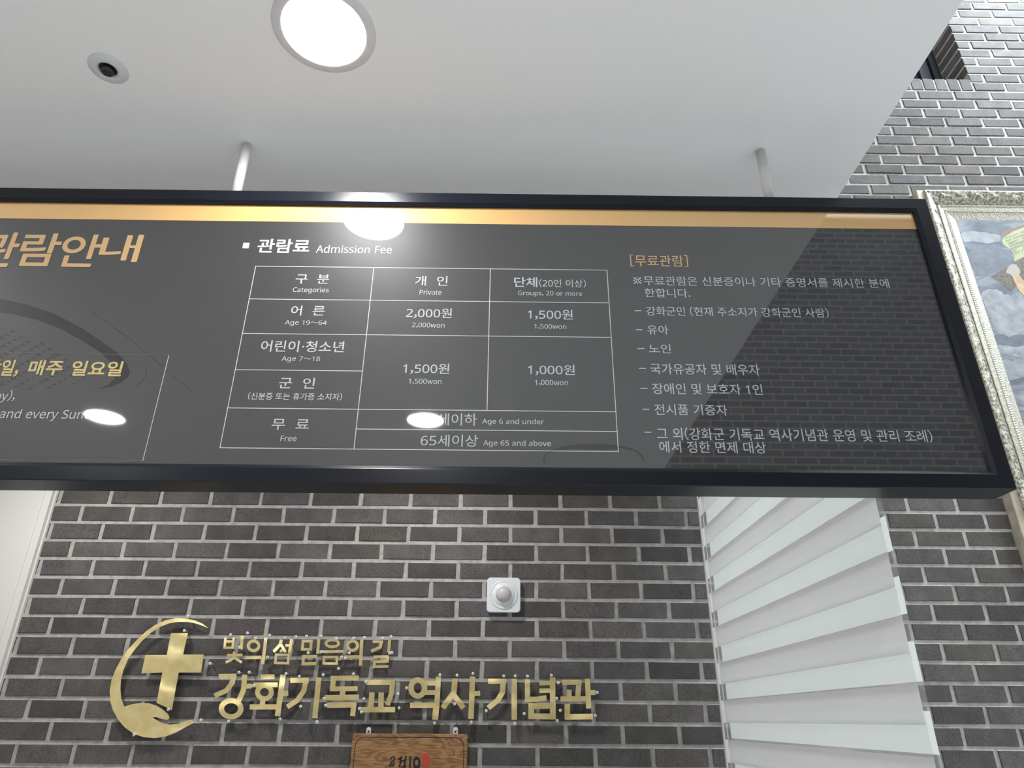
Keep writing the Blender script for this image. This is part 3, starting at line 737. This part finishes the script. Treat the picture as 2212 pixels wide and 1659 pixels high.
bm = bmesh.new(); lathe(bm, [(.0290*math.cos(a), .038+.024*math.sin(a)) for a in [k*math.pi/2/10 for k in range(10)]]+[(0, .062)], (cx, DW, cz), 'Y', 48, 0, -1); recalc(bm)
link('lens', bm, M['lens'], t, True)
for s in (-1, 1):
    bm = bmesh.new(); lathe(bm, [(0, .0328), (.0012, .0328), (.0012, .030)], (cx+s*.0478, DW, cz-.001), 'Y', 10, 0, -1); link('screw_hole', bm, M['black_dot'], t)

# ------------------------------------------------------------------ wooden sign
zw = lambda x, y: (740+x/7.373, 1560+y/7.373)
WY = DW-.032
def ww(x, y): p = onY(*zw(x, y), WY); return (p.x, p.z)
a = ww(165, 175); b = ww(1992, 195)
wx0, wx1, wz1 = a[0], b[0], (a[1]+b[1])/2; wz0 = wz1-.30
t = thing('wooden_sign', 'brown oak board with black brush strokes and a red pin mark, below the brass letters', 'sign', ((wx0+wx1)/2, DW-.02, wz0))
bm = bmesh.new(); box(bm, wx0, wx1, WY, DW-.006, wz0, wz1, .0012, 1); link('board', bm, M['wood'], t)
bm = bmesh.new()
i0 = .011; R = .03; rr = [(wx0+i0, wz0+.02)]
rr += [(wx0+i0+R-R*math.cos(k*math.pi/16), wz1-i0-R+R*math.sin(k*math.pi/16)) for k in range(9)]
rr += [(wx1-i0-R+R*math.sin(k*math.pi/16), wz1-i0-R+R*math.cos(k*math.pi/16)) for k in range(9)] + [(wx1-i0, wz0+.02)]
pline(bm, rr, .0022, WY-.0004); link('border_line', bm, M['black_ink'], t)
def stroke(bm, pts, w):
    n = len(pts); Lp, Rp = [], []
    for i, p in enumerate(pts):
        d = (Vector(pts[min(n-1, i+1)])-Vector(pts[max(0, i-1)])).normalized(); nn = Vector((-d.y, d.x))*(w/2)
        Lp.append(ww(*(Vector(p)+nn))); Rp.append(ww(*(Vector(p)-nn)))
    for i in range(n-1): flat(bm, [Lp[i], Lp[i+1], Rp[i+1], Rp[i]], WY-.0005)
bm = bmesh.new()
stroke(bm, [(758, 600), (778, 565), (808, 550), (832, 562), (822, 605), (780, 645), (752, 675), (752, 692), (785, 694), (818, 665), (832, 640)], 24)
stroke(bm, [(878, 603), (908, 590), (930, 562), (940, 545)], 22); stroke(bm, [(900, 585), (935, 570), (925, 640), (905, 705)], 24)
stroke(bm, [(1012, 538), (995, 620), (985, 735)], 26); stroke(bm, [(925, 625), (1000, 605)], 20); stroke(bm, [(925, 716), (1015, 704)], 18)
stroke(bm, [(1080, 538), (1078, 640), (1070, 760)], 30)
n = 28
for k in range(n):
    def ep(k, r): a = 2*math.pi*k/n; return ww(1180+r*(60 if r > .6 else 60)*math.cos(a), 638+(90*r if math.sin(a) < 0 else 130*r)*math.sin(a))
    flat(bm, [ep(k, 1), ep(k+1, 1), ep(k+1, .46), ep(k, .46)], WY-.0005)
link('brush_lettering', bm, M['black_ink'], t)
bm = bmesh.new()
flat(bm, [ww(x, y) for x, y in [(1328+60*math.cos(math.pi+k*math.pi/12), 560+65*math.sin(math.pi+k*math.pi/12)) for k in range(13)]+[(1386, 620), (1365, 680), (1345, 760), (1328, 830), (1310, 760), (1288, 680), (1272, 620)]], WY-.0005)
link('pin_mark', bm, M['red_ink'], t)
for px in (395, 1792):
    p = ww(px, 140); bm = bmesh.new(); n = 16; w_ = .0082
    O = [(p[0]+w_*math.cos(k*math.pi/n), p[1]+.004+w_*math.sin(k*math.pi/n)) for k in range(n+1)] + [(p[0]-w_, p[1]-.03), (p[0]+w_, p[1]-.03)]
    prism(bm, O, DW-.0085, DW-.0070)
    lathe(bm, [(0, .0090), (.0030, .0090), (.0030, .008)], (p[0], DW, p[1]-.003), 'Y', 14, 1, -1)
    lathe(bm, [(0, .0115), (.0022, .0112), (.0034, .0095), (.0034, -.002)], (p[0], DW, p[1]+.003), 'Y', 14, 0, -1); recalc(bm)
    link('hanger_plate', bm, [M['pin'], M['black_dot']], t)

# ------------------------------------------------------------------ striped roller blind along the ceiling edge
BY0, BY1 = 1.3465, 2.585
t = thing('striped_blind', 'white day and night roller blind with alternating opaque and sheer stripes', 'blind', (.739, (BY0+BY1)/2, EYE-.9))
def layer(name, fm, X, ya, yb, top, pitch, hgt, k0, k1):
    """fabric of one layer: opaque stripes from top-pitch*k downwards by hgt, sheer between them"""
    bm = bmesh.new(); n = 16; lv = []
    for k in range(k0, k1): lv += [(EYE+top-pitch*k, 0), (EYE+top-pitch*k-hgt, 1)]
    rows = [[bm.verts.new((X+.0006*math.sin(9*q/n+z*5), ya+(yb-ya)*q/n, z)) for q in range(n+1)] for z, _ in lv]
    for r in range(len(rows)-1):
        for q in range(n):
            bm.faces.new((rows[r][q], rows[r][q+1], rows[r+1][q+1], rows[r+1][q])).material_index = lv[r][1]
    link(name, bm, [M[fm], M['sheer']], t)
layer('inner_fabric', 'fabric_shaded', .7330, BY0, 2.600, .2962, .1166, .0664, -6, 11)
layer('outer_fabric', 'fabric', .7450, BY0+.001, 2.557, .3668, .1160, .0680, -5, 12)
bm = bmesh.new(); box(bm, .731, .80, BY0-.01, BY1+.01, EYE+.96, EYE+1.04, .004, 2); link('headrail', bm, M['white_plastic'], t)
bm = bmesh.new(); box(bm, .731, .747, BY0, BY1, EYE-.96, EYE-.93, .003, 2); link('bottom_bar', bm, M['white_plastic'], t)

# ------------------------------------------------------------------ framed painting on the right
fx0, fz1 = 2.009, EYE+2.3287; fx1, fz0 = 3.35, EYE+.56; FY = 2.64
t = thing('framed_painting', 'large painting of a stormy sky in an ornate silver frame, right of the black board', 'painting', ((fx0+fx1)/2, DW, fz0))
rct = (fx0, fx1, fz0, fz1)
for s in range(4):
    bm = bmesh.new(); L_ = (fx1-fx0) if s in (0, 2) else (fz1-fz0); sub = int(L_/.008)
    pr = [(0, DW-.002), (0, FY+.006), (.002, FY), (.008, FY-.002)]
    for k in range(1, 9): pr.append((.008+.052*k/8, FY-.002+.0345*(k/8)**.8 - .006*math.sin(math.pi*k/8)))
    pr += [(.0642, FY+.0355)]
    rows = rail(bm, rct, pr, s, sub)
    # carved relief: running scrolls and leaves
    for i, r in enumerate(rows[4:-1]):
        u = (i+.5)/8
        for q, v in enumerate(r):
            x = q/sub*L_; ph = 2*math.pi*x/.085
            h = .5+.5*math.sin(ph + 5*u) ; h2 = abs(math.sin(ph*1.5-7*u)); g = noise.noise(Vector((x*70, u*6, s*9)))
            dd = (.0042*h*h + .0035*h2 + .004*g)*math.sin(math.pi*min(1, max(0, u)))
            v.co.y -= dd
    recalc(bm); link('ornate_rail', bm, M['silver_ornate'], t, True)
    bm = bmesh.new()
    pr = [(.0642, FY+.036), (.0642, FY+.031), (.0675, FY+.0285), (.074, FY+.030), (.0755, FY+.0335), (.092, FY+.036), (.0935, FY+.0345), (.104, FY+.0345), (.106, FY+.0375), (.1128, FY+.0385), (.1140, FY+.0395), (.143, FY+.0468), (.144, FY+.052)]
    sub = int(L_/.006); rows = rail(bm, rct, pr, s, sub)
    for r, a_ in ((rows[6], 1.0), (rows[7], 1.0)):
        for q, v in enumerate(r): v.co.y -= .0016*a_*(q % 2)
    recalc(bm); link('ivory_moulding', bm, M['ivory'], t)
for s in range(4):
    bm = bmesh.new(); rail(bm, (1.9785, 3.38, fz0-.03, EYE+2.336), [(.05, DW-.001), (0, DW-.001), (0, FY+.014), (.002, FY+.012), (.032, FY+.012), (.05, FY+.05), (.05, DW-.001)], s); recalc(bm); link('rear_rail', bm, M['frame_side'], t)
CY = FY+.0468
bm = bmesh.new(); box(bm, fx0+.1425, fx1-.1425, CY-.0005, CY+.004, fz0+.1425, fz1-.1425); cv = link('canvas', bm, M['canvas'], t)

zp = lambda x, y: (1960+x/6.381, 390+y/6.381)
def pc(pts, y): return [(lambda q: (q.x, q.z))(onY(*zp(*p), y)) for p in pts]
def painted(name, m, polys, lay):
    if 'cloud' in name:
        for i, q in enumerate(polys):
            bm = bmesh.new(); flat(bm, pc(q, CY-.0005), CY-.0006-.0002*lay-.00002*i); link(name, bm, M[m], cv)
        return
    bm = bmesh.new()
    for i, q in enumerate(polys): flat(bm, pc(q, CY-.0005), CY-.0006-.0002*lay-.00002*i)
    return link(name, bm, M[m], cv)
painted('painted_plaque', 'paint_plaque', [[(1300, 695), (1455, 660), (1640, 600), (1640, 700), (1310, 780)]], 0)
painted('painted_scroll', 'paint_scroll', [[(1330, 785), (1460, 700), (1560, 660), (1700, 600), (1950, 540), (2200, 560), (2420, 520), (2440, 700), (2400, 900), (2200, 930), (1950, 940), (1700, 1000), (1600, 1055), (1475, 1115), (1475, 1050), (1440, 970), (1380, 920), (1320, 880), (1305, 830)]], 1)
sq = []
random.seed(3)
for k in range(7):
    x = 1345+k*12; y = 805+k*42
    while x < 2330:
        if random.random() < .75 and x > 1340+k*14 and (x < 1640 or k < 6) and (x < 1900 or k < 5):
            yy = y-(min(x, 1780)-1345)*.36
            sq.append([(x, yy-14), (x+18, yy-20), (x+19, yy-13), (x+7, yy-9), (x+8, yy+8), (x+1, yy+10)])
        x += 27
painted('painted_script', 'paint_script', sq, 2)
painted('painted_beam', 'paint_beam', [[(1145, 1325), (1500, 1110), (1700, 1010), (2200, 800), (2900, 520), (3050, 760), (2300, 1060), (1700, 1290), (1560, 1410), (1430, 1530), (1290, 1420)]], 1.5)
painted('painted_arm', 'paint_skin', [[(1440, 1310), (1470, 1260), (1530, 1270), (1560, 1340), (1640, 1420), (1780, 1540), (2000, 1680), (2300, 1850), (2600, 1960), (2500, 2200), (2200, 2100), (1900, 1900), (1620, 1600), (1540, 1520), (1480, 1400)]], 3)
hand = [[(1385+0, 1235), (1395, 1195), (1440, 1172), (1500, 1178), (1545, 1215), (1555, 1270), (1520, 1310), (1470, 1300), (1440, 1325), (1425, 1300), (1400, 1290), (1375, 1270)]]
for fx, fy in ((1385, 1255), (1400, 1215), (1425, 1190), (1455, 1180), (1490, 1185)):
    hand.append([(fx+24*math.cos(a*math.pi/6), fy+30*math.sin(a*math.pi/6)) for a in range(12)])
painted('painted_hand', 'paint_hand', hand, 4)

M['paint_cloud'] = mat('painted_cloud', rough=0.5); mottled(M['paint_cloud'], 22, 0.72, 1.2, (0.24, 0.255, 0.28))
M['paint_dusk'] = mat('painted_dark_cloud', rough=0.5); mottled(M['paint_dusk'], 22, 0.75, 1.25, (0.105, 0.12, 0.15))
def billow(pts, bumps):
    """cloud outline: the upper edge pts gets scalloped, then closes along its lower edge"""
    out = []
    for (xa, ya), (xb, yb) in zip(pts, pts[1:]):
        for k in range(6):
            u = k/6; out.append((xa+(xb-xa)*u, ya+(yb-ya)*u-bumps*math.sin(math.pi*u)))
    return out
painted('painted_cloud', 'paint_cloud', [
    billow([(735, 730), (830, 705), (1000, 715), (1150, 735), (1295, 770)], 12)+[(1290, 830), (1100, 868), (900, 835), (785, 850)],
    billow([(1010, 1580), (1070, 1515), (1190, 1505), (1270, 1525), (1330, 1575), (1430, 1590), (1520, 1565), (1640, 1600), (1800, 1620)], 16)+[(1800, 2100), (1300, 2300), (1240, 2100)],
    billow([(1230, 2520), (1330, 2470), (1450, 2500), (1560, 2450), (1640, 2440)], 18)+[(1640, 2700), (1400, 2760), (1290, 2700)]], 0)
painted('painted_dark_cloud', 'paint_dusk', [
    billow([(840, 1020), (890, 960), (960, 930), (1060, 925), (1160, 955), (1260, 935), (1350, 965), (1440, 985)], 14)+[(1480, 1120), (1300, 1230), (1080, 1330), (950, 1310)],
    [(790, 860), (960, 905), (1150, 880), (1300, 890), (1180, 920), (960, 945), (840, 950)],
    billow([(1190, 2140), (1300, 2120), (1400, 2160), (1540, 2120), (1640, 2150)], 10)+[(1640, 2260), (1500, 2300), (1350, 2270), (1240, 2260)]], 0)
